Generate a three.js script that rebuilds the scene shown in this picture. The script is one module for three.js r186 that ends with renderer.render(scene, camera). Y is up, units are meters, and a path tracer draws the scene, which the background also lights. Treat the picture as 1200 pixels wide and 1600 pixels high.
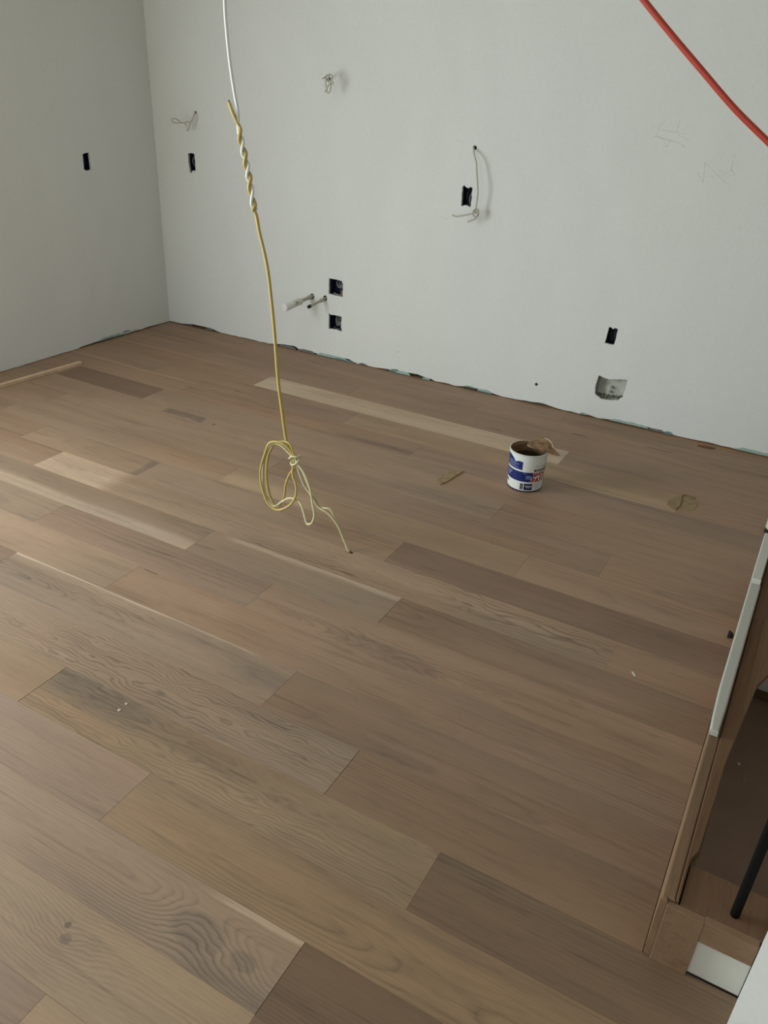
import * as THREE from 'three';
import { mergeGeometries } from 'three/addons/utils/BufferGeometryUtils.js';
import { RoundedBoxGeometry } from 'three/addons/geometries/RoundedBoxGeometry.js';
import { RectAreaLightUniformsLib } from 'three/addons/lights/RectAreaLightUniformsLib.js';

// ---------------------------------------------------------------- camera, daylight, exposure
RectAreaLightUniformsLib.init();
const scene = new THREE.Scene();
const camera = new THREE.PerspectiveCamera(64.4, 1200 / 1600, 0.05, 60);
camera.matrixAutoUpdate = true;
{
  const right = new THREE.Vector3(0.8710966, 0.0457569, -0.4889755);
  const up = new THREE.Vector3(-0.2736642, 0.8719688, -0.4059289);
  const back = new THREE.Vector3(0.4077974, 0.4874184, 0.7720911);
  camera.position.set(4.0132, 1.69, 4.2162);
  camera.quaternion.setFromRotationMatrix(new THREE.Matrix4().makeBasis(right, up, back));
}
const DAY = new THREE.Color(0.9, 1.0, 1.02);
scene.background = new THREE.Color(0.9, 0.96, 1.0);
scene.backgroundIntensity = 0.6;
const windowSpec = { z: 3.6, y: 1.02, w: 1.9, h: 1.9 };
const daylight = new THREE.RectAreaLight(DAY, 12.0, windowSpec.w, windowSpec.h);
daylight.position.set(-0.1, windowSpec.y, windowSpec.z);
daylight.lookAt(4, windowSpec.y, windowSpec.z);
daylight.castShadow = true;
scene.add(daylight);
const fillWindowSpec = { x: 2.7, y: 1.35, w: 1.8, h: 1.4 };        // unseen second window, added behind the camera as fill light
const fillLight = new THREE.RectAreaLight(DAY, 5.6, fillWindowSpec.w, fillWindowSpec.h);
fillLight.position.set(fillWindowSpec.x, fillWindowSpec.y, 7.98);
fillLight.lookAt(fillWindowSpec.x, fillWindowSpec.y, 0);
fillLight.castShadow = true;
scene.add(fillLight);
const EXPOSURE = 1.0;
const renderer = new THREE.WebGLRenderer({ antialias: true });
renderer.toneMapping = THREE.LinearToneMapping;
renderer.toneMappingExposure = EXPOSURE;
renderer.shadowMap.enabled = true;

// ---------------------------------------------------------------- helpers
function rng(seed) {
  let s = seed >>> 0;
  return () => { s = (s + 0x6d2b79f5) >>> 0; let t = Math.imul(s ^ (s >>> 15), 1 | s); t = (t + Math.imul(t ^ (t >>> 7), 61 | t)) ^ t; return ((t ^ (t >>> 14)) >>> 0) / 4294967296; };
}
function hash(ix, iy, s) {
  let h = Math.imul(ix, 374761393) + Math.imul(iy, 668265263) + Math.imul(s, 2246822519);
  h = Math.imul(h ^ (h >>> 13), 1274126177);
  return ((h ^ (h >>> 16)) >>> 0) / 4294967296;
}
function vn(x, y, s) {                                   // value noise, 0..1
  const ix = Math.floor(x), iy = Math.floor(y);
  let fx = x - ix, fy = y - iy;
  fx = fx * fx * (3 - 2 * fx); fy = fy * fy * (3 - 2 * fy);
  const a = hash(ix, iy, s), b = hash(ix + 1, iy, s), c = hash(ix, iy + 1, s), d = hash(ix + 1, iy + 1, s);
  return a + (b - a) * fx + (c - a) * fy + (a - b - c + d) * fx * fy;
}
const clamp = (v, a, b) => Math.min(b, Math.max(a, v));
const sst = (a, b, v) => { const t = clamp((v - a) / (b - a), 0, 1); return t * t * (3 - 2 * t); };
const used = {};
function numbered(name) {
  used[name] = (used[name] ?? 0) + 1;
  return used[name] === 1 ? name : name + '_' + String(used[name] - 1).padStart(3, '0');
}
function mesh(name, geometry, material, parent, label) {
  const m = new THREE.Mesh(geometry, material);
  m.name = numbered(name); m.castShadow = m.receiveShadow = true;
  if (label) m.userData.label = label;
  parent.add(m);
  return m;
}
function thing(name, label, category, pos = [0, 0, 0], turn = 0, group) {
  const g = new THREE.Group();
  g.name = numbered(name); g.position.set(...pos); g.rotation.y = turn;
  g.userData = { label, category };
  if (group) g.userData.group = group;
  scene.add(g);
  return g;
}
function structure(name) {
  const g = new THREE.Group();
  g.name = name; g.userData = { kind: 'structure' };
  scene.add(g);
  return g;
}
function box(x0, x1, y0, y1, z0, z1) {
  const g = new THREE.BoxGeometry(x1 - x0, y1 - y0, z1 - z0);
  g.translate((x0 + x1) / 2, (y0 + y1) / 2, (z0 + z1) / 2);
  return g;
}
function softBox(x0, x1, y0, y1, z0, z1, r = 0.002) {
  const g = new RoundedBoxGeometry(x1 - x0, y1 - y0, z1 - z0, 2, r);
  g.translate((x0 + x1) / 2, (y0 + y1) / 2, (z0 + z1) / 2);
  return g;
}
const V = (p) => new THREE.Vector3(p[0], p[1], p[2]);
function tube(points, r, seg, radial = 8, closed = false) {
  const c = new THREE.CatmullRomCurve3(points.map(V), closed, 'centripetal');
  const g = new THREE.TubeGeometry(c, seg ?? points.length * 8, r, radial, closed);
  if (closed) return g;
  const out = [g];
  for (const t of [0, 1]) {                              // rounded ends
    const e = new THREE.SphereGeometry(r, radial, 6);
    const p = c.getPoint(t); e.translate(p.x, p.y, p.z); out.push(e);
  }
  return mergeGeometries(out);
}
function std(color, roughness = 0.8, extra = {}) { return new THREE.MeshStandardMaterial({ color, roughness, ...extra }); }
function dataTexture(data, w, h, srgb = true) {
  const t = new THREE.DataTexture(data, w, h, THREE.RGBAFormat);
  t.magFilter = THREE.LinearFilter; t.minFilter = THREE.LinearMipmapLinearFilter; t.generateMipmaps = true;
  t.wrapS = t.wrapT = THREE.RepeatWrapping;
  if (srgb) t.colorSpace = THREE.SRGBColorSpace;
  t.needsUpdate = true;
  return t;
}
const enc = (v) => { v = clamp(v, 0, 1); return 255 * (v <= 0.0031308 ? v * 12.92 : 1.055 * Math.pow(v, 1 / 2.4) - 0.055); };

// ---------------------------------------------------------------- oak
// Growth rings of a log cut by the plank's face; f.d0 = how far the face lies from the pith (small: cathedral arches).
const OAK = [0.87, 0.755, 0.685];
const TONES = {                                          // linear base colours of raw sanded oak; right-end floor planks carry painted shade
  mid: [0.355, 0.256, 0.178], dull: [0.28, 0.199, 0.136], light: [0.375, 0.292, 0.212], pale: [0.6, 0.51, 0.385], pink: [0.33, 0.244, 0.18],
  dark: [0.25, 0.175, 0.124], olive: [0.375, 0.286, 0.188], tan: [0.362, 0.275, 0.195], shadedRust: [0.19, 0.13, 0.082], shadedUmber: [0.222, 0.155, 0.1], dusk: [0.25, 0.177, 0.118], honey: [0.325, 0.245, 0.155], sand: [0.315, 0.245, 0.178],
};
function oak(L, W, ppm, seed, f) {
  const nx = Math.min(2048, Math.max(32, Math.round(L * ppm))), ny = Math.max(24, Math.round(W * ppm));
  const data = new Uint8Array(nx * ny * 4), b = TONES[f.tone ?? 'mid'].map((v, i) => v * OAK[i]);
  const r = rng(seed), w0 = f.w0 ?? (r() * 1.6 - 0.3) * W, slope = f.slope ?? (r() - 0.5) * 0.05, d0 = f.d0 ?? 0.05 + r() * 0.1;
  const freq = f.freq ?? 90 + r() * 50, wave = f.wave ?? 0.0022, ringC = f.ring ?? 0.14, mixHue = 0.06 + 0.08 * r();
  for (let j = 0; j < ny; j++) for (let i = 0; i < nx; i++) {
    const x = (i + 0.5) / nx * L, w = (1 - (j + 0.5) / ny) * W;   // w runs from the plank's far edge (0) to its near edge (W)
    const d = d0 + slope * x + (vn(x * 1.7, w * 3, seed + 1) - 0.5) * 0.03;
    let rad = Math.sqrt((w - w0) * (w - w0) + d * d) + (vn(x * 9, w * 30, seed + 2) - 0.5) * wave * 2 + (vn(x * 24, w * 70, seed + 3) - 0.5) * wave + (vn(x * 2.5, w * 16, seed + 18) - 0.5) * 0.014;
    let dk = 0, lt = 0, warm = 0, fig = 0;
    for (const k of f.knots ?? []) {
      const q = ((x - k[0]) / k[2]) ** 2 + ((w - k[1]) / k[3]) ** 2 + (vn(x * 40, w * 40, seed + 9) - 0.5) * 0.3;
      rad += 0.03 * k[4] * Math.exp(-q * 0.45);
      fig += 0.9 * k[4] * Math.exp(-q * 0.5);
      dk += k[5] * (1 - sst(0.5, 1.15, q));
    }
    for (const s of f.stains ?? []) {                    // mineral streaks, heartwood, broad darker ends: [x0, x1, w0, w1, soft x, soft w, strength]
      const wob = (vn(x * 14, w * 30, seed + 11) - 0.5) * 0.03;
      dk += s[6] * sst(s[0] - s[4], s[0] + s[4], x + wob) * (1 - sst(s[1] - s[4], s[1] + s[4], x + wob)) * sst(s[2] - s[5], s[2] + s[5], w + wob * 0.5) * (1 - sst(s[3] - s[5], s[3] + s[5], w + wob * 0.5)) * (0.75 + 0.5 * vn(x * 30, w * 160, seed + 12));
    }
    for (const s of f.sap ?? []) {                       // pale sapwood: [x0, x1, w0, w1, soft, strength]
      const wob = (vn(x * 5, 7, seed + 13) - 0.5) * 0.012;
      lt += s[5] * sst(s[0] - 0.06, s[0] + 0.06, x) * (1 - sst(s[1] - 0.06, s[1] + 0.06, x)) * sst(s[2] - s[4], s[2] + s[4], w + wob) * (1 - sst(s[3] - s[4], s[3] + s[4], w + wob));
    }
    for (const s of f.warm ?? []) warm += s[4] * Math.exp(-(((x - s[0]) / s[2]) ** 2) - ((w - s[1]) / s[3]) ** 2);
    const ph = rad * freq, fr = ph - Math.floor(ph);
    const ring = fr < 0.72 ? fr / 0.72 : (1 - fr) / 0.28;
    const patch = vn(x * 3.4 + w * 4, w * 24, seed + 4) - 0.5, broad = vn(x * 1.3, w * 6, seed + 5) - 0.5;
    const fib = vn(x * 18, w * 420, seed + 6) - 0.5, fib2 = vn(x * 60, w * 700, seed + 7) - 0.5;
    const streak = Math.max(0, vn(x * 4.2 + 0.6 * vn(x * 3, w * 9, seed + 15), w * 95, seed + 8) - 0.66) * 1.9, fleck = Math.max(0, vn(x * 13, w * 130, seed + 16) - 0.8) * 3;
    const pore = Math.max(0, vn(x * 22, w * 300, seed + 10) - 0.7) * (0.5 + ring);
    const vis = Math.min(1, fig) + (f.figure ?? 0.1) + 1.25 * sst(0.35, 0.8, vn(x * 2.1, w * 13, seed + 17));
    let m = 1 - ringC * vis * Math.pow(ring, 2.6) + ringC * 0.3 + 0.15 * patch + 0.17 * broad + 0.11 * fib + 0.07 * fib2 - 0.26 * streak - 0.2 * fleck - 0.24 * pore;
    m *= (1 - clamp(dk, 0, 0.75));
    m *= 1 + lt;
    const hue = (vn(x * 1.7, w * 8, seed + 14) - 0.5) * mixHue + warm, o = (j * nx + i) * 4;
    data[o] = enc(b[0] * m * (1 + hue * 0.4)); data[o + 1] = enc(b[1] * m * (1 - hue * 0.25 + lt * 0.12 + dk * 0.06)); data[o + 2] = enc(b[2] * m * (1 - hue * 0.9 + lt * 0.26 + dk * 0.28)); data[o + 3] = 255;
  }
  return dataTexture(data, nx, ny);
}
// a board with its top edges eased; top face uv 0..1, x along the board
function boardGeometry(x0, x1, z0, z1, top, thick, ease = 0.0004) {
  const e = ease, y = top, y1 = top - e, y2 = top - thick;
  const P = [], U = [], I = [];
  const uv = (x, z) => [(x - x0) / (x1 - x0), 1 - (z - z0) / (z1 - z0)];
  const quad = (a, b, c, d) => {
    const n = P.length / 3;
    for (const p of [a, b, c, d]) { P.push(...p); U.push(...uv(p[0], p[2])); }
    I.push(n, n + 1, n + 2, n, n + 2, n + 3);
  };
  const A = [x0 + e, y, z0 + e], B = [x1 - e, y, z0 + e], C = [x1 - e, y, z1 - e], D = [x0 + e, y, z1 - e];
  const a = [x0, y1, z0], b = [x1, y1, z0], c = [x1, y1, z1], d = [x0, y1, z1];
  const p = [x0, y2, z0], q = [x1, y2, z0], r = [x1, y2, z1], s = [x0, y2, z1];
  quad(A, D, C, B);
  quad(a, A, B, b); quad(b, B, C, c); quad(c, C, D, d); quad(d, D, A, a);
  quad(p, a, b, q); quad(q, b, c, r); quad(r, c, d, s); quad(s, d, a, p); quad(p, q, r, s);
  const g = new THREE.BufferGeometry();
  g.setAttribute('position', new THREE.Float32BufferAttribute(P, 3));
  g.setAttribute('uv', new THREE.Float32BufferAttribute(U, 2));
  g.setIndex(I);
  const n = g.toNonIndexed(); n.computeVertexNormals();
  return n;
}

// ---------------------------------------------------------------- floor: every plank its own board
const CURB_X = 4.0446, WELL_Z = 2.952, ROOM_R = 6.2, ROOM_F = 8.0, CEIL = 2.7;
const leftWallX = (z) => -0.044 * z;
const H = 1.69;
const rowEdges = [-0.0385, 0.0745, 0.18, 0.2795, 0.3835, 0.487, 0.590, 0.695, 0.797, 0.902, 1.008, 1.112, 1.216, 1.319, 1.421, 1.529, 1.637, 1.745, 1.852, 1.960, 2.066, 2.174].map((v) => v * H);
while (rowEdges[rowEdges.length - 1] < ROOM_F - 0.05) rowEdges.push(Math.min(ROOM_F, rowEdges[rowEdges.length - 1] + 0.181));
// per row: planks as [x where the plank ends, grain]; positions inside grain are metres from the plank's left end and from its far edge
const rows = [  // right-end planks of the nearer rows are toned down to paint light falloff
  [[1.35, { tone: 'mid' }], [2.9, { tone: 'mid' }], [9, { tone: 'mid', warm: [[0.8, 0.03, 0.3, 0.03, 0.25]] }]],
  [[0.95, { tone: 'mid' }], [2.45, { tone: 'mid', knots: [[0.3, 0.1, 0.04, 0.012, 0.3, 0.2]] }], [9, { tone: 'mid', knots: [[0.6, 0.11, 0.05, 0.012, 0.4, 0.35], [1.0, 0.05, 0.08, 0.01, 0.3, 0.3]] }]],
  [[1.75, { tone: 'mid' }], [9, { tone: 'mid', knots: [[0.9, 0.12, 0.05, 0.012, 0.3, 0.25]] }]],
  [[1.23, { tone: 'mid', sap: [[0, 1.3, 0, 0.012, 0.006, 0.35]] }], [3.072, { tone: 'pale', ring: 0.06 }], [9, { tone: 'mid', stains: [[0, 0.5, 0.05, 0.09, 0.1, 0.01, 0.15]] }]],
  [[0.6, { tone: 'mid' }], [1.949, { tone: 'mid', stains: [[0.8, 1.36, 0.05, 0.17, 0.25, 0.05, 0.12]] }], [3.67, { tone: 'olive', sap: [[0.8, 1.8, 0.08, 0.17, 0.04, 0.12], [0.9, 1.75, 0.168, 0.178, 0.004, 0.45]], d0: 0.03, slope: 0.03 }], [9, { tone: 'mid' }]],
  [[0.95, { tone: 'mid', sap: [[0, 1.2, 0, 0.012, 0.006, 0.42]] }], [2.425, { tone: 'mid', sap: [[0, 0.2, 0, 0.01, 0.005, 0.35]], stains: [[1.1, 1.49, 0.1, 0.15, 0.14, 0.02, 0.34]], warm: [[0.7, 0.08, 0.4, 0.08, 0.1]] }], [9, { tone: 'pink', d0: 0.03, slope: 0.04 }]],
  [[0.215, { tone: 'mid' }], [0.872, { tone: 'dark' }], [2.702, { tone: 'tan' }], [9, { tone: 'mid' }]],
  [[1.385, { tone: 'tan', stains: [[1.15, 1.42, 0.012, 0.07, 0.012, 0.008, 0.36]] }], [3.005, { tone: 'tan', knots: [[0.03, 0.05, 0.012, 0.008, 0.3, 0.6]], stains: [[1.1, 1.6, 0.05, 0.15, 0.2, 0.03, 0.13]] }], [9, { tone: 'mid' }]],
  [[0.5, { tone: 'mid' }], [1.95, { tone: 'tan' }], [3.527, { tone: 'mid', d0: 0.03, slope: 0.03, stains: [[0, 1.2, 0, 0.09, 0.3, 0.03, 0.12]] }], [9, { tone: 'mid' }]],
  [[0.4, { tone: 'mid' }], [1.833, { tone: 'tan', warm: [[1.2, 0.08, 0.3, 0.08, 0.1]] }], [3.25, { tone: 'olive', sap: [[0, 0.5, 0.07, 0.18, 0.02, 0.22]] }], [9, { tone: 'mid' }]],
  [[0.76, { tone: 'mid' }], [1.506, { tone: 'tan', stains: [[0.705, 0.75, 0.02, 0.17, 0.01, 0.02, 0.3]] }], [2.789, { tone: 'tan', warm: [[1.0, 0.07, 0.4, 0.08, 0.1]], d0: 0.03, slope: 0.03 }], [9, { tone: 'dark', knots: [[1.0, 0.11, 0.2, 0.05, 0.5, 0.08]], sap: [[0.5, 1.5, 0.1, 0.19, 0.06, 0.18]] }]],
  [[1.056, { tone: 'mid' }], [3.701, { tone: 'tan', d0: 0.02, slope: 0.01, w0: 0.09, wave: 0.008, figure: 0.75, ring: 0.24, freq: 80, sap: [[-0.1, 0.42, -0.1, 0.3, 0.05, 0.5], [1.6, 2.5, 0.02, 0.12, 0.05, 0.1]] }], [9, { tone: 'mid' }]],
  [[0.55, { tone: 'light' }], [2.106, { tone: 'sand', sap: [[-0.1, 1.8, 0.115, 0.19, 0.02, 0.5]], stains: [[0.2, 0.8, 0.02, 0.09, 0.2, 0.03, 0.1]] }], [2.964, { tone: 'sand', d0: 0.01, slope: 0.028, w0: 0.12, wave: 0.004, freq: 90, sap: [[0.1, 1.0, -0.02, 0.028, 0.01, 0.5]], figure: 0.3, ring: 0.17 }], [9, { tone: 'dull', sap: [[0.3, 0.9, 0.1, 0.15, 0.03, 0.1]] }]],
  [[1.465, { tone: 'sand', knots: [[1.3, 0.12, 0.1, 0.04, 0.5, 0.15]] }], [2.525, { tone: 'pink', ring: 0.16 }], [9, { tone: 'mid', d0: 0.02, slope: 0.004, w0: 0.13, knots: [[0.53, 0.13, 0.24, 0.045, 1.5, 0.2], [0.9, 0.1, 0.1, 0.02, 0.6, 0.1]], figure: 0.35, ring: 0.18, freq: 150 }]],
  [[2.045, { tone: 'tan', d0: 0.12, ring: 0.08 }], [9, { tone: 'mid', sap: [[0, 0.45, 0.03, 0.15, 0.03, 0.12]], stains: [[0.02, 0.085, 0.006, 0.011, 0.006, 0.002, 0.6], [1.2, 2.4, -0.1, 0.3, 0.4, 0.1, 0.12]], warm: [[0.55, 0.13, 0.25, 0.06, 0.1]] }]],
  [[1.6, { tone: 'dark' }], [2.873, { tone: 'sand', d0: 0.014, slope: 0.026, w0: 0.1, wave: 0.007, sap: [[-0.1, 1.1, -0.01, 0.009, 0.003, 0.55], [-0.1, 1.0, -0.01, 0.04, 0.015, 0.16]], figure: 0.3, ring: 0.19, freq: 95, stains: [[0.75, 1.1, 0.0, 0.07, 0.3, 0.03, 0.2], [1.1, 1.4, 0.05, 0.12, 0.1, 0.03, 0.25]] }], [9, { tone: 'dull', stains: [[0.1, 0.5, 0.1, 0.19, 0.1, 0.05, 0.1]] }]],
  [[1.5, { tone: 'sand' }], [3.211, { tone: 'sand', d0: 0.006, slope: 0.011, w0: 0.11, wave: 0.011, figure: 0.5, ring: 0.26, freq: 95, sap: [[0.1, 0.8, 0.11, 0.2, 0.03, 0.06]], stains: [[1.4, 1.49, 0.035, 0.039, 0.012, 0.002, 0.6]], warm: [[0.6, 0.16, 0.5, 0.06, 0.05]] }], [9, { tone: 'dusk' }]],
  [[2.264, { tone: 'honey', warm: [[2.0, 0.1, 0.5, 0.2, 0.06]] }], [3.55, { tone: 'honey', d0: 0.012, slope: 0.024, w0: 0.05, wave: 0.01, figure: 0.3, ring: 0.19, freq: 90, stains: [[-0.3, 0.33, -0.05, 0.095, 0.16, 0.03, 0.4], [0.3, 0.75, -0.05, 0.07, 0.25, 0.03, 0.2]], sap: [[0, 0.9, 0.11, 0.2, 0.04, 0.06]], warm: [[0.3, 0.15, 0.4, 0.05, 0.08]] }], [9, { tone: 'shadedUmber', d0: 0.03, slope: 0.03 }]],
  [[2.78, { tone: 'pink', d0: 0.05, ring: 0.12 }], [4.6, { tone: 'honey', d0: 0.022, slope: 0.02, w0: 0.12, figure: 0.3, ring: 0.17, stains: [[0.3, 1.3, 0, 0.04, 0.3, 0.02, 0.18], [1.0, 1.6, 0.1, 0.19, 0.3, 0.04, 0.12]], knots: [[0.9, 0.11, 0.12, 0.03, 0.8, 0.06]], warm: [[0.8, 0.1, 1, 0.2, 0.12]] }], [9, { tone: 'shadedUmber' }]],
  [[3.398, { tone: 'tan', knots: [[1.08, 0.1, 0.075, 0.045, 1.5, 0.2], [1.21, 0.105, 0.036, 0.024, 0.5, 0.2]], figure: 0.3, ring: 0.19, freq: 150, sap: [[1.08, 1.4, -0.01, 0.014, 0.003, 0.4]], stains: [[1.1, 1.35, 0.14, 0.19, 0.05, 0.02, 0.25], [0.5, 0.9, 0.13, 0.17, 0.15, 0.02, 0.12]], x0: 2.1 }], [9, { tone: 'shadedRust', d0: 0.03, slope: 0.03 }]],
  [[3.398, { tone: 'olive', knots: [[0.835, 0.07, 0.1, 0.07, 1.3, 0.02], [0.83, 0.055, 0.009, 0.009, 0.3, 0.45], [0.85, 0.08, 0.016, 0.013, 0.3, 0.3]], figure: 0.35, ring: 0.18, freq: 130, sap: [[0.9, 1.3, 0.1, 0.2, 0.06, 0.1]], x0: 2.1 }], [9, { tone: 'shadedUmber' }]],
  [[3.01, { tone: 'pink', x0: 1.6 }], [4.3, { tone: 'olive' }], [9, { tone: 'shadedUmber' }]],
];
const floor = structure('floor');
const plywood = std('#a1855f', 0.95);
const cableHole = [[-0.017, -0.003], [-0.008, -0.0085], [0.006, -0.009], [0.018, -0.004], [0.022, 0.003], [0.01, 0.009], [-0.004, 0.0105], [-0.014, 0.006]].map(([x, z]) => [2.643 + x, 1.8925 + z]);   // drilled through plank and subfloor for the yellow cable
function panelWithHole(x0, x1, z0, z1, top, thick) {
  const sh = new THREE.Shape([[x0, z0], [x1, z0], [x1, z1], [x0, z1]].map(([x, z]) => new THREE.Vector2(x, -z)));
  sh.holes.push(new THREE.Path(cableHole.map(([x, z]) => new THREE.Vector2(x, -z))));
  const g = new THREE.ExtrudeGeometry(sh, { depth: thick, bevelEnabled: false });
  g.rotateX(-Math.PI / 2); g.translate(0, top - thick, 0);
  const p = g.attributes.position, uv = g.attributes.uv;
  for (let i = 0; i < p.count; i++) uv.setXY(i, (p.getX(i) - x0) / (x1 - x0), 1 - (p.getZ(i) - z0) / (z1 - z0));
  return g;
}
mesh('subfloor', panelWithHole(-0.3, 4.058, -0.1, WELL_Z, -0.0205, 0.08), plywood, floor);
mesh('subfloor', box(-0.3, ROOM_R, -0.1, -0.0205, WELL_Z, ROOM_F), plywood, floor);
mesh('hole_dark_box', mergeGeometries([box(2.55, 2.56, -0.4, -0.1005, 1.8, 2.0), box(2.74, 2.75, -0.4, -0.1005, 1.8, 2.0), box(2.56, 2.74, -0.4, -0.1005, 1.79, 1.8), box(2.56, 2.74, -0.4, -0.1005, 2.0, 2.01), box(2.55, 2.75, -0.41, -0.4, 1.79, 2.01)]), plywood, floor);  // closed box added under the cable hole to keep sky light out
const spare = [];
const plankTones = ['mid', 'tan', 'dull', 'light', 'olive', 'pink'];
let textured = 0;
for (let k = 0; k + 1 < rowEdges.length; k++) {
  const z0 = rowEdges[k], z1 = rowEdges[k + 1], r = rng(900 + k);
  const endX = z1 < WELL_Z + 0.02 ? CURB_X : ROOM_R;
  const list = rows[k] ?? (() => { const o = []; let x = 0.6 + r() * 1.2; while (x < ROOM_R) { o.push([x, null]); x += 1.1 + r() * 1.2; } o.push([9, null]); return o; })();
  let x0 = leftWallX(z0) - 0.03;
  list.forEach(([xe, f], n) => {
    const x1 = Math.min(xe, endX);
    if (x1 - x0 < 0.02) return;
    const gap = k > 11 && r() < 0.4 ? 0.0012 : 0.0003;
    let a = x0, m;
    if (f?.x0) {                                         // the part left of the picture is a plank of its own
      const g0 = boardGeometry(x0, f.x0, z0 + 0.0001, z1 - 0.0001, 0, 0.019);
      mesh('plank', g0, spare[(k * 3) % spare.length], floor);
      a = f.x0 + 0.0006;
    }
    if (f) {
      const ppm = k < 5 ? 520 : k < 10 ? 700 : 1000;
      const map = oak(x1 - a, z1 - z0, Math.min(ppm, 2000 / (x1 - a)), 1000 + k * 37 + n * 11, f);
      m = new THREE.MeshStandardMaterial({ map, roughness: 0.62 }); textured++;
      if (k > 5 && k < 17 && x1 - a > 1.0) spare.push(m);
    } else m = spare[Math.floor(r() * spare.length)];
    const drilled = k === 11 && a < 2.6 && x1 > 2.7;
    mesh('plank', drilled ? panelWithHole(a, x1 - gap, z0 + 0.0001, z1 - 0.0001, 0, 0.019) : boardGeometry(a, x1 - gap, z0 + 0.0001, z1 - 0.0001, 0, 0.019), m, floor);
    x0 = x1;
  });
}
// dried wood filler smeared over two butt joints
function fillerPatch(outline, ridge, label) {
  const s = new THREE.Shape(outline.map(([x, z]) => new THREE.Vector2(x, -z)));
  const g = new THREE.ExtrudeGeometry(s, { depth: 0.0008, bevelEnabled: true, bevelSize: 0.002, bevelThickness: 0.0006, bevelSegments: 1 });
  g.rotateX(-Math.PI / 2);
  const t = thing('filler_patch', label, 'wood filler');
  mesh('smear', g, fillerMat, t);
  mesh('ridge', tube(ridge, 0.0028, 24, 6), fillerDark, t);
}
function mottled(size, base, amp, seed, scale) {
  const d = new Uint8Array(size * size * 4);
  for (let j = 0; j < size; j++) for (let i = 0; i < size; i++) {
    const n = (vn(i / size * scale, j / size * scale, seed) - 0.5) * 1.2 + (vn(i / size * scale * 4, j / size * scale * 4, seed + 1) - 0.5) * 0.7 + (vn(i / 2, j / 2, seed + 2) - 0.5) * 0.3;
    const o = (j * size + i) * 4;
    for (let c = 0; c < 3; c++) d[o + c] = enc(base[c] * (1 + amp * n));
    d[o + 3] = 255;
  }
  return dataTexture(d, size, size);
}
const fillerMap = mottled(128, [0.3, 0.205, 0.108], 0.3, 51, 8);
fillerMap.repeat.set(6, 6);
const fillerMat = std('#ffffff', 0.85, { map: fillerMap }), fillerDark = std('#6b4a26', 0.8);
fillerPatch([[2.655, 1.13], [2.665, 1.02], [2.7, 1.005], [2.715, 0.99], [2.728, 0.985], [2.722, 1.04], [2.712, 1.1], [2.702, 1.165], [2.672, 1.172]],
  [[2.69, 0.0012, 1.17], [2.704, 0.0014, 1.12], [2.712, 0.0012, 1.06], [2.722, 0.001, 0.99]], 'tan wood filler smear dried on a floor joint left of the tub');
fillerPatch([[3.62, 0.72], [3.635, 0.69], [3.645, 0.64], [3.665, 0.625], [3.685, 0.622], [3.725, 0.64], [3.745, 0.69], [3.735, 0.75], [3.7, 0.785], [3.655, 0.795], [3.622, 0.77]],
  [[3.668, 0.0012, 0.795], [3.676, 0.0016, 0.74], [3.672, 0.0016, 0.69], [3.67, 0.0014, 0.63], [3.72, 0.001, 0.63]], 'tan wood filler smear on a floor joint right of the tub');

// ---------------------------------------------------------------- walls
const wallBase = [0.7, 0.7, 0.665];
function wallMap(w, h, ppm, seed, marks) {
  const nx = Math.round(w * ppm), ny = Math.round(h * ppm), d = new Uint8Array(nx * ny * 4), ink = new Float32Array(nx * ny);
  for (const [x0, y0, x1, y1, a] of marks) {
    const n = Math.ceil(Math.hypot(x1 - x0, y1 - y0) * ppm * 2) + 1;
    for (let i = 0; i <= n; i++) {
      const x = (x0 + (x1 - x0) * i / n) * ppm, y = (y0 + (y1 - y0) * i / n) * ppm, ix = Math.floor(x - 0.5), iy = Math.floor(y - 0.5), fx = x - 0.5 - ix, fy = y - 0.5 - iy;
      const s = a * (0.45 + 0.9 * vn(x * 0.15, y * 0.15, 77));
      for (const [dx, dy, q] of [[0, 0, (1 - fx) * (1 - fy)], [1, 0, fx * (1 - fy)], [0, 1, (1 - fx) * fy], [1, 1, fx * fy]]) {
        const o = (iy + dy) * nx + ix + dx;
        if (o >= 0 && o < ink.length) ink[o] = Math.max(ink[o], s * q);
      }
    }
  }
  for (let j = 0; j < ny; j++) for (let i = 0; i < nx; i++) {
    const x = i / ppm, y = j / ppm, o = j * nx + i;
    const blot = vn(x * 1.6, y * 1.3, seed) - 0.5, trowel = vn(x * 9 + 3 * vn(x, y * 2, seed + 3), y * 3, seed + 1) - 0.5, fine = vn(x * 120, y * 120, seed + 2) - 0.5;
    const m = (1 + 0.035 * blot + 0.03 * trowel + 0.035 * fine) * (1 - ink[o]);
    const yl = (vn(x * 1.2 + 5, y * 0.8, seed + 4) - 0.5) * 0.04;
    d[o * 4] = enc(wallBase[0] * m * (1 + yl * 0.3)); d[o * 4 + 1] = enc(wallBase[1] * m); d[o * 4 + 2] = enc(wallBase[2] * m * (1 - yl)); d[o * 4 + 3] = 255;
  }
  const t = dataTexture(d, nx, ny);
  t.repeat.set(1 / w, 1 / h);
  return t;
}
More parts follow.
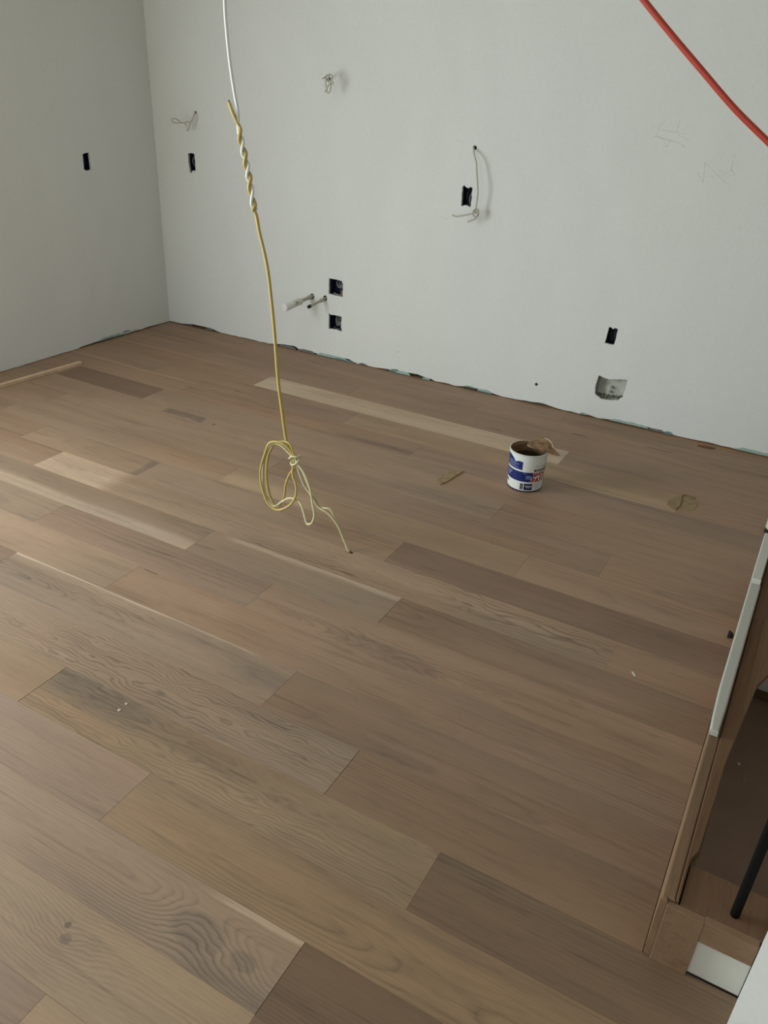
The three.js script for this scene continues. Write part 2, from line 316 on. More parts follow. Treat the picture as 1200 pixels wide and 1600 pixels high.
const pencil = [                                          // carpenter's sketches and scuffs on the back wall
  [3.085, 1.428, 3.2, 1.408, 0.4], [3.095, 1.432, 3.1, 1.49, 0.25], [3.112, 1.47, 3.118, 1.5, 0.2], [3.11, 1.456, 3.23, 1.447, 0.25], [3.18, 1.45, 3.186, 1.5, 0.3], [3.19, 1.44, 3.24, 1.424, 0.25],
  [3.2, 1.41, 3.235, 1.39, 0.25], [3.135, 1.422, 3.138, 1.38, 0.2], [3.16, 1.42, 3.157, 1.39, 0.2], [3.145, 1.392, 3.149, 1.388, 0.8], [3.147, 1.37, 3.151, 1.367, 0.5], [3.06, 1.47, 3.1, 1.465, 0.1],
  [3.335, 1.335, 3.345, 1.25, 0.35], [3.345, 1.25, 3.31, 1.29, 0.25], [3.338, 1.333, 3.44, 1.262, 0.25], [3.345, 1.275, 3.43, 1.293, 0.15], [3.455, 1.38, 3.452, 1.31, 0.3], [3.452, 1.318, 3.475, 1.298, 0.35],
  [3.475, 1.298, 3.455, 1.29, 0.3], [3.4, 1.31, 3.455, 1.295, 0.2], [3.32, 1.34, 3.37, 1.345, 0.15], [3.44, 1.262, 3.47, 1.255, 0.12],
  [2.075, 1.335, 2.125, 1.322, 0.2], [2.02, 0.94, 2.07, 0.935, 0.25], [2.72, 0.14, 2.73, 0.142, 0.15], [3.5, 0.26, 3.51, 0.255, 0.3], [3.3, 0.2, 3.303, 0.21, 0.35],
];
const backMap = wallMap(4.2, 2.1, 470, 31, pencil), plainMap = wallMap(2, 2, 300, 61, []);
const bump = (() => {
  const n = 512, d = new Uint8Array(n * n * 4);
  for (let j = 0; j < n; j++) for (let i = 0; i < n; i++) {
    const v = 128 + 60 * (vn(i / 5, j / 5, 5) - 0.5) + 60 * (vn(i / 11, j / 14, 6) - 0.5), o = (j * n + i) * 4;
    d[o] = d[o + 1] = d[o + 2] = v; d[o + 3] = 255;
  }
  const t = dataTexture(d, n, n, false); t.repeat.set(1.6, 1.6);
  return t;
})();
const backMat = std('#ffffff', 0.9, { map: backMap, bumpMap: bump, bumpScale: 0.0006 });
const wallMat = std('#ffffff', 0.9, { map: plainMap, bumpMap: bump, bumpScale: 0.0006 });
const cavityMat = std('#8f8576', 1), plateMat = std('#9a7f5c', 1);

const wallBack = structure('wall_back');
wallBack.position.set(0, 0, -0.01); wallBack.rotation.y = 0.0125;
const wallLeft = structure('wall_left');
wallLeft.rotation.y = Math.PI / 2 - 0.044;
const onBack = (u, y, off = 0) => { const c = Math.cos(0.0125), s = Math.sin(0.0125); return [u * c + off * s, y, -0.01 - u * s + off * c]; };
const LT = Math.PI / 2 - 0.044;
const onLeft = (u, y, off = 0) => [-u * Math.cos(LT) + off * Math.sin(LT), y, u * Math.sin(LT) + off * Math.cos(LT)];

function sheet(bottom, xa, xb, top, holes, flip = 1) {    // drywall with a ragged lower edge and openings; flip = -1: u runs towards -x
  const s = new THREE.Shape();
  s.moveTo(flip * xa, top); 
  const r = rng(5 + bottom.length);
  const pts = [];
  for (let i = 0; i < bottom.length; i++) {
    pts.push(bottom[i]);
    if (i + 1 < bottom.length) {
      const [u0, y0] = bottom[i], [u1, y1] = bottom[i + 1], n = Math.floor((u1 - u0) / 0.035);
      for (let k = 1; k < n; k++) pts.push([u0 + (u1 - u0) * (k + 0.3 * (r() - 0.5)) / n, Math.max(0.0015, y0 + (y1 - y0) * k / n + (r() - 0.5) * 0.004)]);
    }
  }
  for (const [u, y] of pts) s.lineTo(flip * u, Math.max(0.0015, y));
  s.lineTo(flip * xb, top); s.closePath();
  for (const h of holes) { const p = new THREE.Path(); h.forEach(([u, y], i) => (i ? p.lineTo(flip * u, y) : p.moveTo(flip * u, y))); p.closePath(); s.holes.push(p); }
  const g = new THREE.ExtrudeGeometry(s, { depth: 0.0145, bevelEnabled: true, bevelThickness: 0.0008, bevelSize: 0.0008, bevelSegments: 1, bevelOffset: -0.0008 });
  g.translate(0, 0, -0.0153);
  return g;
}
function ragged(list, seed, amp = 0.0016) {               // a hole's outline with broken edges
  const r = rng(seed), out = [];
  list.forEach((p, i) => {
    const q = list[(i + 1) % list.length], n = Math.max(1, Math.round(Math.hypot(q[0] - p[0], q[1] - p[1]) / 0.011));
    for (let k = 0; k < n; k++) out.push([p[0] + (q[0] - p[0]) * k / n + (k ? (r() - 0.5) * amp * 2 : 0), p[1] + (q[1] - p[1]) * k / n + (k ? (r() - 0.5) * amp * 2 : 0)]);
  });
  return out;
}
const circle = (u, y, r, seed) => { const o = [], q = rng(seed); for (let i = 0; i < 10; i++) { const a = i / 10 * Math.PI * 2, k = r * (0.85 + 0.3 * q()); o.push([u + k * Math.cos(a), y + k * Math.sin(a)]); } return o; };
const boxHoles = {
  right: [[3.036, 0.509], [3.047, 0.512], [3.06, 0.503], [3.068, 0.511], [3.084, 0.509], [3.083, 0.46], [3.08, 0.428], [3.074, 0.421], [3.03, 0.423]],
  upper: [[1.309, 0.5], [1.362, 0.501], [1.4, 0.498], [1.409, 0.48], [1.409, 0.404], [1.36, 0.403], [1.309, 0.407]],
  lower: [[1.311, 0.287], [1.325, 0.279], [1.35, 0.281], [1.405, 0.28], [1.4, 0.225], [1.408, 0.188], [1.36, 0.192], [1.312, 0.187]],
  middle: [[2.136, 1.108], [2.147, 1.118], [2.155, 1.109], [2.172, 1.104], [2.18, 1.113], [2.194, 1.108], [2.195, 1.05], [2.192, 1.012], [2.165, 1.019], [2.138, 1.012]],
  corner: [[0.262, 1.112], [0.29, 1.115], [0.314, 1.114], [0.316, 1.06], [0.316, 1.016], [0.29, 1.014], [0.281, 0.998], [0.27, 1.003], [0.263, 1.05]],
  left: [[0.515, 1.122], [0.54, 1.123], [0.566, 1.117], [0.567, 1.07], [0.569, 1.036], [0.55, 1.026], [0.514, 1.03], [0.515, 1.08]],
  grey: [[3.03, 0.243], [3.055, 0.237], [3.09, 0.233], [3.15, 0.246], [3.184, 0.249], [3.182, 0.2], [3.176, 0.15], [3.155, 0.127], [3.11, 0.118], [3.06, 0.117], [3.026, 0.137], [3.022, 0.19]],
};
const backBottom = [[-0.03, 0.004], [0.1, 0.003], [0.2, 0.013], [0.31, 0.014], [0.367, 0.013], [0.42, 0.006], [0.45, 0.002], [0.69, 0.003], [0.85, 0.002], [0.9, 0.008], [0.98, 0.016], [1.051, 0.019], [1.1, 0.005], [1.15, 0.01], [1.22, 0.008], [1.297, 0.013], [1.463, 0.015], [1.5, 0.006], [1.53, 0.002], [1.565, 0.008], [1.603, 0.003], [1.65, 0.003], [1.753, 0.009], [1.895, 0.014], [1.95, 0.016], [1.982, 0.012], [2.04, 0.009], [2.07, 0.002], [2.154, 0.005], [2.2, 0.002], [2.258, 0.009], [2.34, 0.013], [2.436, 0.007], [2.5, 0.002], [2.562, 0.003], [2.64, 0.007], [2.754, 0.012], [2.83, 0.005], [2.962, 0.003], [3.0, 0.009], [3.07, 0.002], [3.131, 0.009], [3.332, 0.013], [3.4, 0.009], [3.47, 0.004], [3.554, 0.003], [3.65, 0.006], [3.796, 0.004], [3.85, 0.009], [3.95, 0.01], [4.3, 0.01], [ROOM_R + 0.05, 0.01]];
mesh('drywall', sheet(backBottom.map(([u, y]) => [u, y * 1.35]), -0.03, ROOM_R + 0.05, CEIL, [
  ...['right', 'upper', 'lower', 'middle', 'corner', 'grey'].map((k, i) => ragged(boxHoles[k], 40 + i, k === 'grey' ? 0.0022 : 0.0012)),
  circle(2.187, 1.304, 0.011, 3), circle(0.342, 1.349, 0.009, 4), circle(1.29, 1.572, 0.012, 5), circle(1.188, 0.372, 0.017, 6), circle(1.283, 0.375, 0.016, 7), circle(2.693, 0.118, 0.0095, 8), circle(1.808, 0.134, 0.0028, 9),
]), backMat, wallBack);
mesh('wall_cavity', box(-0.1, ROOM_R + 0.1, -0.1, CEIL, -0.15, -0.125), cavityMat, wallBack);
mesh('sole_plate', box(-0.05, ROOM_R, -0.02, 0.036, -0.12, -0.085), plateMat, wallBack);
mesh('drywall', sheet([[-0.02, 0.004], [0.02, 0.004], [0.145, 0.008], [0.29, 0.006], [0.42, 0.008], [0.485, 0.009], [0.6, 0.012], [0.64, 0.012], [0.7, 0.01], [0.76, 0.009], [0.79, 0.002], [0.85, 0.002], [0.92, 0.004], [1.17, 0.003], [1.34, 0.003], [2, 0.003], [ROOM_F + 0.05, 0.003]], -0.02, ROOM_F + 0.05, CEIL, [ragged(boxHoles.left, 55, 0.0012),
  [[windowSpec.z - windowSpec.w / 2, windowSpec.y - windowSpec.h / 2], [windowSpec.z - windowSpec.w / 2, windowSpec.y + windowSpec.h / 2], [windowSpec.z + windowSpec.w / 2, windowSpec.y + windowSpec.h / 2], [windowSpec.z + windowSpec.w / 2, windowSpec.y - windowSpec.h / 2]]], -1), wallMat, wallLeft);
{
  const { z, y, w, h } = windowSpec, a = z - w / 2, b = z + w / 2;
  mesh('wall_cavity', mergeGeometries([box(-a, 0.2, -0.1, CEIL, -0.15, -0.125), box(-ROOM_F - 0.1, -b, -0.1, CEIL, -0.15, -0.125), box(-b, -a, -0.1, y - h / 2, -0.15, -0.125), box(-b, -a, y + h / 2, CEIL, -0.15, -0.125)]), cavityMat, wallLeft);
  mesh('sole_plate', box(-ROOM_F, 0, -0.02, 0.036, -0.12, -0.085), plateMat, wallLeft);
  const win = structure('window_1');
  win.rotation.y = LT;
  mesh('window_frame', mergeGeometries([box(-b, -a, y - h / 2 - 0.01, y - h / 2 + 0.03, -0.15, -0.012), box(-b, -a, y + h / 2 - 0.03, y + h / 2 + 0.01, -0.15, -0.012), box(-b - 0.01, -b + 0.03, y - h / 2, y + h / 2, -0.15, -0.012), box(-a - 0.03, -a + 0.01, y - h / 2, y + h / 2, -0.15, -0.012)]), std('#e8e8e4', 0.5), win);
  mesh('window_pane', box(-b, -a, y - h / 2, y + h / 2, -0.142, -0.138), new THREE.MeshPhysicalMaterial({ color: '#ffffff', roughness: 0.02, transmission: 1, thickness: 0 }), win);
}
// the other sides of the room, behind and beside the camera
const shell = (name, g, m = wallMat) => { const s = mesh(name, g, m, scene); s.name = name; s.userData.kind = 'structure'; return s; };
{
  const { x, y, w, h } = fillWindowSpec, a = x - w / 2, b = x + w / 2, c = y - h / 2, d = y + h / 2, Z = [ROOM_F, ROOM_F + 0.12];
  shell('wall_front', mergeGeometries([box(-0.5, a, 0, CEIL, ...Z), box(b, ROOM_R + 0.1, 0, CEIL, ...Z), box(a, b, 0, c, ...Z), box(a, b, d, CEIL, ...Z)]));
  const win = structure('fill_window_2');  // unseen window added to go with the fill light
  mesh('window_frame', mergeGeometries([box(a, b, c, c + 0.04, ROOM_F + 0.02, ROOM_F + 0.1), box(a, b, d - 0.04, d, ROOM_F + 0.02, ROOM_F + 0.1), box(a, a + 0.04, c, d, ROOM_F + 0.02, ROOM_F + 0.1), box(b - 0.04, b, c, d, ROOM_F + 0.02, ROOM_F + 0.1)]), std('#e8e8e4', 0.5), win);
  mesh('window_pane', box(a, b, c, d, ROOM_F + 0.07, ROOM_F + 0.074), new THREE.MeshPhysicalMaterial({ color: '#ffffff', roughness: 0.02, transmission: 1, thickness: 0 }), win);
}
shell('wall_right', box(ROOM_R, ROOM_R + 0.12, -1.05, CEIL, -0.1, ROOM_F + 0.1));
shell('ceiling', box(-0.6, ROOM_R + 0.15, CEIL, CEIL + 0.12, -0.3, ROOM_F + 0.15), std('#d2d1ca', 0.95));

// exposed torn board along the foot of the walls
const teal = std('#98aea6', 0.85), tealDark = std('#687f7d', 0.85), torn = std('#6b6766', 0.9), paper = std('#b9bab0', 0.9);
function tornEdge(parent, u0, u1, y0, y1, m, seed, flip = 1, z = 0.0012) {
  const r = rng(seed), s = new THREE.Shape(), n = Math.max(3, Math.round((u1 - u0) / 0.018));
  const t = (k) => Math.min(1, 4 * Math.min(k, n - k) / n + 0.35);
  for (let k = 0; k <= n; k++) { const u = u0 + (u1 - u0) * k / n; s[k ? 'lineTo' : 'moveTo'](flip * u, y0 + r() * 0.0015); }
  for (let k = n; k >= 0; k--) { const u = u0 + (u1 - u0) * k / n; s.lineTo(flip * u, y0 + (y1 - y0) * t(k) * (0.75 + 0.35 * r())); }
  const g = new THREE.ExtrudeGeometry(s, { depth: 0.004, bevelEnabled: true, bevelThickness: 0.0008, bevelSize: 0.0008, bevelSegments: 1 });
  g.translate(0, 0, z - 0.0035);
  mesh('torn_edge', g, m, parent);
}
[[0.1, 0.2, 0.004, 0.013, torn, -0.004], [0.32, 0.38, 0.002, 0.014, torn, 0], [0.93, 1.06, 0.002, 0.013, torn, -0.003], [1.08, 1.21, 0.002, 0.014, torn, 0], [1.225, 1.46, 0.003, 0.016, teal, 0], [1.36, 1.5, 0.002, 0.009, tealDark, 0.001], [1.54, 1.6, 0.002, 0.011, torn, 0], [1.755, 1.83, 0.002, 0.016, tealDark, 0], [1.8, 1.9, 0.002, 0.014, teal, 0.001], [1.985, 2.035, 0.002, 0.012, teal, 0.001], [2.26, 2.335, 0.009, 0.016, tealDark, 0], [2.345, 2.435, 0.002, 0.015, tealDark, 0], [2.345, 2.43, 0.008, 0.015, teal, 0.001], [2.965, 3.005, 0.005, 0.013, teal, 0], [3.132, 3.34, 0.006, 0.017, teal, 0], [3.35, 3.43, 0.003, 0.013, torn, 0], [3.42, 3.475, 0.002, 0.014, tealDark, 0], [3.79, 3.98, 0.004, 0.015, teal, 0]]
  .forEach(([a, b, c, d, m, z], i) => tornEdge(wallBack, a, b, c * 1.3, d * 1.35, m, 300 + i, 1, z + 0.0012));
[[0.28, 0.42, 0.007, 0.02, paper, 0], [0.3, 0.5, 0.006, 0.014, tealDark, -0.001], [0.42, 0.62, 0.01, 0.024, teal, 0], [0.5, 0.6, 0.006, 0.014, torn, 0.0005], [0.36, 0.42, 0.02, 0.027, tealDark, 0.0005]]
  .forEach(([a, b, c, d, m, z], i) => tornEdge(wallLeft, a, b, c, d, m, 340 + i, -1, z + 0.0012));

// ---------------------------------------------------------------- electrical boxes in the walls
const boxPlastic = std('#1c2440', 0.45), wireGrey = std('#8f8b80', 0.7), wireDark = std('#3a3b44', 0.6), wireBare = std('#a98a4a', 0.5);
function openBox(w, h, d) {
  const t = 0.002;
  return mergeGeometries([box(-w / 2, w / 2, -h / 2, h / 2, -d, -d + t), box(-w / 2, -w / 2 + t, -h / 2, h / 2, -d, 0), box(w / 2 - t, w / 2, -h / 2, h / 2, -d, 0), box(-w / 2, w / 2, h / 2 - t, h / 2, -d, 0), box(-w / 2, w / 2, -h / 2, -h / 2 + t, -d, 0)]);
}
function outletBox(pos, turn, w, h, label, wires, group) {
  const t = thing('outlet_box', label, 'outlet box', pos, turn, group);
  mesh('box_shell', openBox(w, h, 0.068), boxPlastic, t);
  for (const [pts, r, m] of wires) mesh('wire', tube(pts, r, 40, 6), m, t);
}
const BT = 0.0125;
outletBox(onBack(3.057, 0.466, -0.016), BT, 0.064, 0.1, 'dark blue outlet box low on the back wall above the grey recess', [[[[0.012, 0.045, -0.05], [0.008, 0.01, -0.02], [0.013, -0.03, -0.03], [0.005, -0.04, -0.05]], 0.0028, wireDark], [[[-0.012, 0.045, -0.05], [-0.014, 0, -0.03], [-0.006, -0.042, -0.045]], 0.0025, wireDark]], 'outlet boxes');
outletBox(onBack(1.36, 0.452, -0.016), BT, 0.11, 0.104, 'upper square outlet box with grey and brass wires, beside the drain pipe', [[[[-0.005, 0.045, -0.05], [-0.012, 0.02, -0.014], [0.008, -0.005, -0.012], [0.026, 0.03, -0.02], [0.022, 0.046, -0.05]], 0.003, wireGrey], [[[0.01, 0.045, -0.05], [0.004, 0.015, -0.015], [0.02, 0.0, -0.012], [0.038, 0.02, -0.02], [0.04, 0.045, -0.05]], 0.0028, wireGrey], [[[0.02, -0.03, -0.014], [0.034, -0.02, -0.008], [0.036, -0.037, -0.006], [0.024, -0.036, -0.008]], 0.0032, wireBare], [[[-0.03, -0.042, -0.01], [0, -0.046, -0.008], [0.04, -0.045, -0.01]], 0.003, wireGrey]], 'outlet boxes');
outletBox(onBack(1.36, 0.234, -0.016), BT, 0.108, 0.104, 'lower square outlet box with looped grey wires, below the drain pipe', [[[[-0.008, 0.045, -0.05], [-0.012, 0.02, -0.014], [0.002, -0.022, -0.008], [0.02, -0.005, -0.012], [0.026, 0.046, -0.05]], 0.003, wireGrey], [[[0.0, 0.045, -0.05], [-0.002, 0.01, -0.014], [0.008, -0.012, -0.01], [0.014, 0.02, -0.016], [0.012, 0.046, -0.05]], 0.0028, wireGrey], [[[-0.025, -0.035, -0.01], [0.01, -0.042, -0.008], [0.035, -0.036, -0.012]], 0.003, wireDark]], 'outlet boxes');
outletBox(onBack(2.166, 1.062, -0.016), BT, 0.068, 0.108, 'dark outlet box in the middle of the back wall beside the knotted cable', [[[[-0.01, 0.05, -0.05], [-0.014, 0, -0.02], [-0.012, -0.05, -0.04]], 0.0028, wireDark], [[[0.02, 0.05, -0.05], [0.008, 0, -0.016], [0.002, -0.045, -0.03]], 0.003, wireGrey], [[[0.022, 0.03, -0.03], [0.016, -0.02, -0.012], [0.018, -0.045, -0.03]], 0.0026, wireDark]], 'outlet boxes');
outletBox(onBack(0.29, 1.06, -0.016), BT, 0.064, 0.118, 'dark outlet box on the back wall near the room corner', [[[[-0.015, 0.05, -0.05], [-0.016, 0.01, -0.014], [-0.012, -0.04, -0.04]], 0.003, wireGrey], [[[0.014, 0.05, -0.05], [0.008, 0.0, -0.03], [0.012, -0.05, -0.04]], 0.0028, wireDark]], 'outlet boxes');
outletBox(onLeft(0.54, 1.075, -0.016), LT, 0.066, 0.106, 'dark blue outlet box on the left wall', [[[[0.014, 0.045, -0.05], [-0.002, 0.016, -0.014], [0.012, -0.01, -0.02], [0.008, -0.045, -0.04]], 0.003, wireDark], [[[-0.014, 0.045, -0.05], [-0.012, -0.01, -0.03], [-0.004, -0.045, -0.04]], 0.0028, wireDark]], 'outlet boxes');
// broken-out recess near the floor
{
  const t = thing('recess_box', 'grey recessed box in a ragged hole low on the back wall', 'recess box', onBack(3.103, 0.18, -0.0165), BT);
  const g = mottled(128, [0.46, 0.46, 0.41], 0.3, 71, 5);
  const m = std('#ffffff', 0.75, { map: g });
  mesh('box_shell', openBox(0.19, 0.15, 0.04), m, t);
  const r = rng(12), parts = [];
  for (let i = 0; i < 26; i++) { const q = new THREE.IcosahedronGeometry(0.004 + r() * 0.007, 0); q.rotateX(r() * 3); q.translate(-0.07 + 0.14 * r(), -0.066 + r() * 0.012 + 0.006, -0.034 + 0.03 * r()); parts.push(q); }
  const rub = mesh('plaster_rubble', mergeGeometries(parts), std('#6a6857', 0.95), t, 'crumbled plaster at the bottom'); rub.userData.kind = 'stuff';
  const knob = new THREE.CylinderGeometry(0.008, 0.009, 0.014, 14); knob.rotateX(Math.PI / 2);
  const k1 = knob.clone(); k1.translate(-0.002, -0.004, -0.032); mesh('screw_plug', k1, std('#8d8b80', 0.6), t);
  const k2 = knob.clone(); k2.translate(-0.006, -0.03, -0.032); mesh('screw_plug', k2, std('#8d8b80', 0.6), t);
}

// ---------------------------------------------------------------- cable tails out of the back wall
const tailMat = std('#b5b0a0', 0.65);
{
  const t = thing('cable_tail', 'long knotted white cable hanging down the middle of the back wall', 'cable', [0, 0, 0], 0, 'cable tails on the back wall');
  mesh('sheath', tube([[2.174, 1.306, -0.067], [2.187, 1.297, -0.025], [2.205, 1.271, 0.002], [2.224, 1.24, 0.014], [2.236, 1.192, 0.022], [2.254, 1.101, 0.027], [2.25, 1.03, 0.022], [2.246, 1.0, 0.018], [2.264, 0.988, 0.027], [2.253, 0.97, 0.022], [2.209, 0.946, 0.017]], 0.0042, 110), tailMat, t);
  mesh('loose_end', tube([[2.262, 1.006, 0.02], [2.243, 0.999, 0.032], [2.23, 0.991, 0.032], [2.184, 0.977, 0.043], [2.153, 0.97, 0.048], [2.133, 0.975, 0.053]], 0.004, 50), tailMat, t);
  mesh('knot', tube([[2.256, 1.014, 0.014], [2.238, 1.006, 0.026], [2.244, 0.982, 0.028], [2.26, 0.978, 0.022], [2.266, 0.998, 0.018]], 0.004, 40, 8, true), tailMat, t);
}
{
  const t = thing('cable_tail', 'short looped white cable from the wall near the room corner', 'cable', [0, 0, 0], 0, 'cable tails on the back wall');
  mesh('sheath', tube([[0.317, 1.351, -0.044], [0.347, 1.348, -0.006], [0.355, 1.322, 0.021], [0.343, 1.291, 0.036], [0.332, 1.266, 0.041], [0.319, 1.248, 0.041]], 0.0045, 50), tailMat, t);
  mesh('loop', tube([[0.343, 1.296, 0.036], [0.326, 1.296, 0.046], [0.303, 1.287, 0.046], [0.288, 1.296, 0.066], [0.277, 1.31, 0.087], [0.258, 1.309, 0.102], [0.257, 1.297, 0.102], [0.262, 1.288, 0.087], [0.287, 1.288, 0.066], [0.307, 1.286, 0.046], [0.316, 1.27, 0.041]], 0.0034, 90), tailMat, t);
}
{
  const t = thing('cable_tail', 'tangled white cable loops high on the back wall', 'cable', [0, 0, 0], 0, 'cable tails on the back wall');
  mesh('sheath', tube([[1.275, 1.57, -0.056], [1.304, 1.578, -0.006], [1.335, 1.597, 0.033], [1.362, 1.595, 0.053], [1.364, 1.568, 0.063], [1.35, 1.541, 0.073], [1.338, 1.523, 0.073], [1.331, 1.514, 0.073]], 0.0034, 70), tailMat, t);
  mesh('loop', tube([[1.338, 1.537, 0.073], [1.329, 1.567, 0.063], [1.329, 1.59, 0.058], [1.341, 1.596, 0.053], [1.343, 1.576, 0.058], [1.361, 1.556, 0.063], [1.364, 1.521, 0.073], [1.35, 1.508, 0.073], [1.343, 1.526, 0.073], [1.351, 1.548, 0.068], [1.377, 1.564, 0.073], [1.384, 1.561, 0.073], [1.376, 1.553, 0.073]], 0.0034, 120), tailMat, t);
  mesh('loose_end', tube([[1.335, 1.59, 0.06], [1.33, 1.584, 0.07], [1.322, 1.577, 0.083]], 0.0034, 20), tailMat, t);
}

// ---------------------------------------------------------------- capped pipes
const rod = (a, b, r0, r1 = r0, n = 24) => {
  const d = V(b).sub(V(a)), g = new THREE.CylinderGeometry(r1, r0, d.length(), n);
  g.applyQuaternion(new THREE.Quaternion().setFromUnitVectors(new THREE.Vector3(0, 1, 0), d.normalize()));
  g.translate((a[0] + b[0]) / 2, (a[1] + b[1]) / 2, (a[2] + b[2]) / 2);
  return g;
};
const pvc = std('#c9c7bd', 0.45), dirtyPvc = std('#a9a598', 0.6), blackRubber = std('#0a0a0a', 0.6);
{
  const t = thing('drain_pipe', 'white plastic drain pipe with a capped end sticking out of the back wall', 'pipe');
  const along = (k, dy = 0) => [1.187 + (1.13 - 1.187) * k, 0.372 + (0.335 - 0.372) * k + dy, -0.04 + (0.186 + 0.04) * k];
  mesh('pipe', rod(along(-0.1), along(0.55), 0.0105), dirtyPvc, t);
  mesh('collar', rod(along(0.12), along(0.17), 0.0145), dirtyPvc, t);
  mesh('coupling', rod(along(0.48), along(0.74), 0.02), pvc, t);
  mesh('reducer', rod(along(0.42), along(0.48), 0.013, 0.02), pvc, t);
  mesh('end_cap', mergeGeometries([rod(along(0.72), along(1.0), 0.0225, 0.0235), rod(along(1.0), along(1.025), 0.0235, 0.019)]), std('#dcdcd5', 0.4), t, 'bright white round cap');
  const onPipe = (k, r, n) => { const p = along(k); return [p[0] + n[0] * r, p[1] + n[1] * r, p[2] + n[2] * r]; };
  const blob = (at, r, sx = 1) => { const g = new THREE.SphereGeometry(r, 12, 8); g.scale(1, 1, sx); g.translate(...at); return g; };
  mesh('clamp', blob(onPipe(0.47, 0.016, [0.6, -0.55, 0.2]), 0.0075), blackRubber, t, 'black clamp piece under the coupling');
  mesh('screw', blob(onPipe(0.49, 0.016, [0.2, 0.9, 0.2]), 0.005), blackRubber, t);
  mesh('printed_mark', blob(onPipe(0.64, 0.0175, [0.857, 0.43, 0.283]), 0.0055), blackRubber, t);
  mesh('printed_mark', blob(onPipe(0.68, 0.0185, [0.9, 0.05, 0.25]), 0.0035, 1.6), blackRubber, t);
}
{
  const t = thing('supply_pipe', 'thin pale pipe with a black open end beside the drain pipe', 'pipe');
  const along = (k) => [1.283 + (1.248 - 1.283) * k, 0.375 + (0.343 - 0.375) * k, -0.04 + (0.094 + 0.04) * k];
  mesh('pipe', rod(along(-0.2), along(0.96), 0.0075), dirtyPvc, t);
  mesh('collar', rod(along(0.27), along(0.34), 0.012), dirtyPvc, t);
  mesh('rubber_end', rod(along(0.95), along(1.08), 0.0105), blackRubber, t, 'black rubber end');
}

// ---------------------------------------------------------------- the hanging cables over the island spot
const yellow = std('#b7a05a', 0.45), cream = std('#c4b890', 0.45), whiteVinyl = std('#dfe0da', 0.4);
const axis = new THREE.CatmullRomCurve3([[2.142, 1.537], [2.156, 1.51], [2.172, 1.468], [2.184, 1.425], [2.196, 1.38], [2.207, 1.335], [2.215, 1.29], [2.226, 1.232], [2.23, 1.216]].map(([x, y]) => new THREE.Vector3(x, y, 1.89)));
function wound(from, to, phase, rad, turns) {
  const out = [];
  for (let i = 0; i <= 44; i++) {
    const k = from + (to - from) * i / 44, p = axis.getPoint(k), a = phase + turns * Math.PI * 2 * k;
    out.push([p.x + rad * Math.cos(a), p.y + rad * 0.25 * Math.cos(a), p.z + rad * Math.sin(a)]);
  }
  return out;
}
{
  const t = thing('hanging_cable', 'white cable hanging from the ceiling and wound round the yellow cable', 'cable');
  mesh('sheath', tube([[2.19, CEIL + 0.02, 1.89], [2.185, 2.4, 1.89], [2.168, 2.15, 1.89], [2.145, 1.9, 1.89], [2.139, 1.82, 1.89], [2.139, 1.788, 1.89], [2.143, 1.72, 1.89], [2.151, 1.641, 1.89], [2.163, 1.56, 1.888], [2.168, 1.52, 1.884], ...wound(0.3, 0.95, 0.6, 0.0062, 5)], 0.0052, 320), whiteVinyl, t);
}
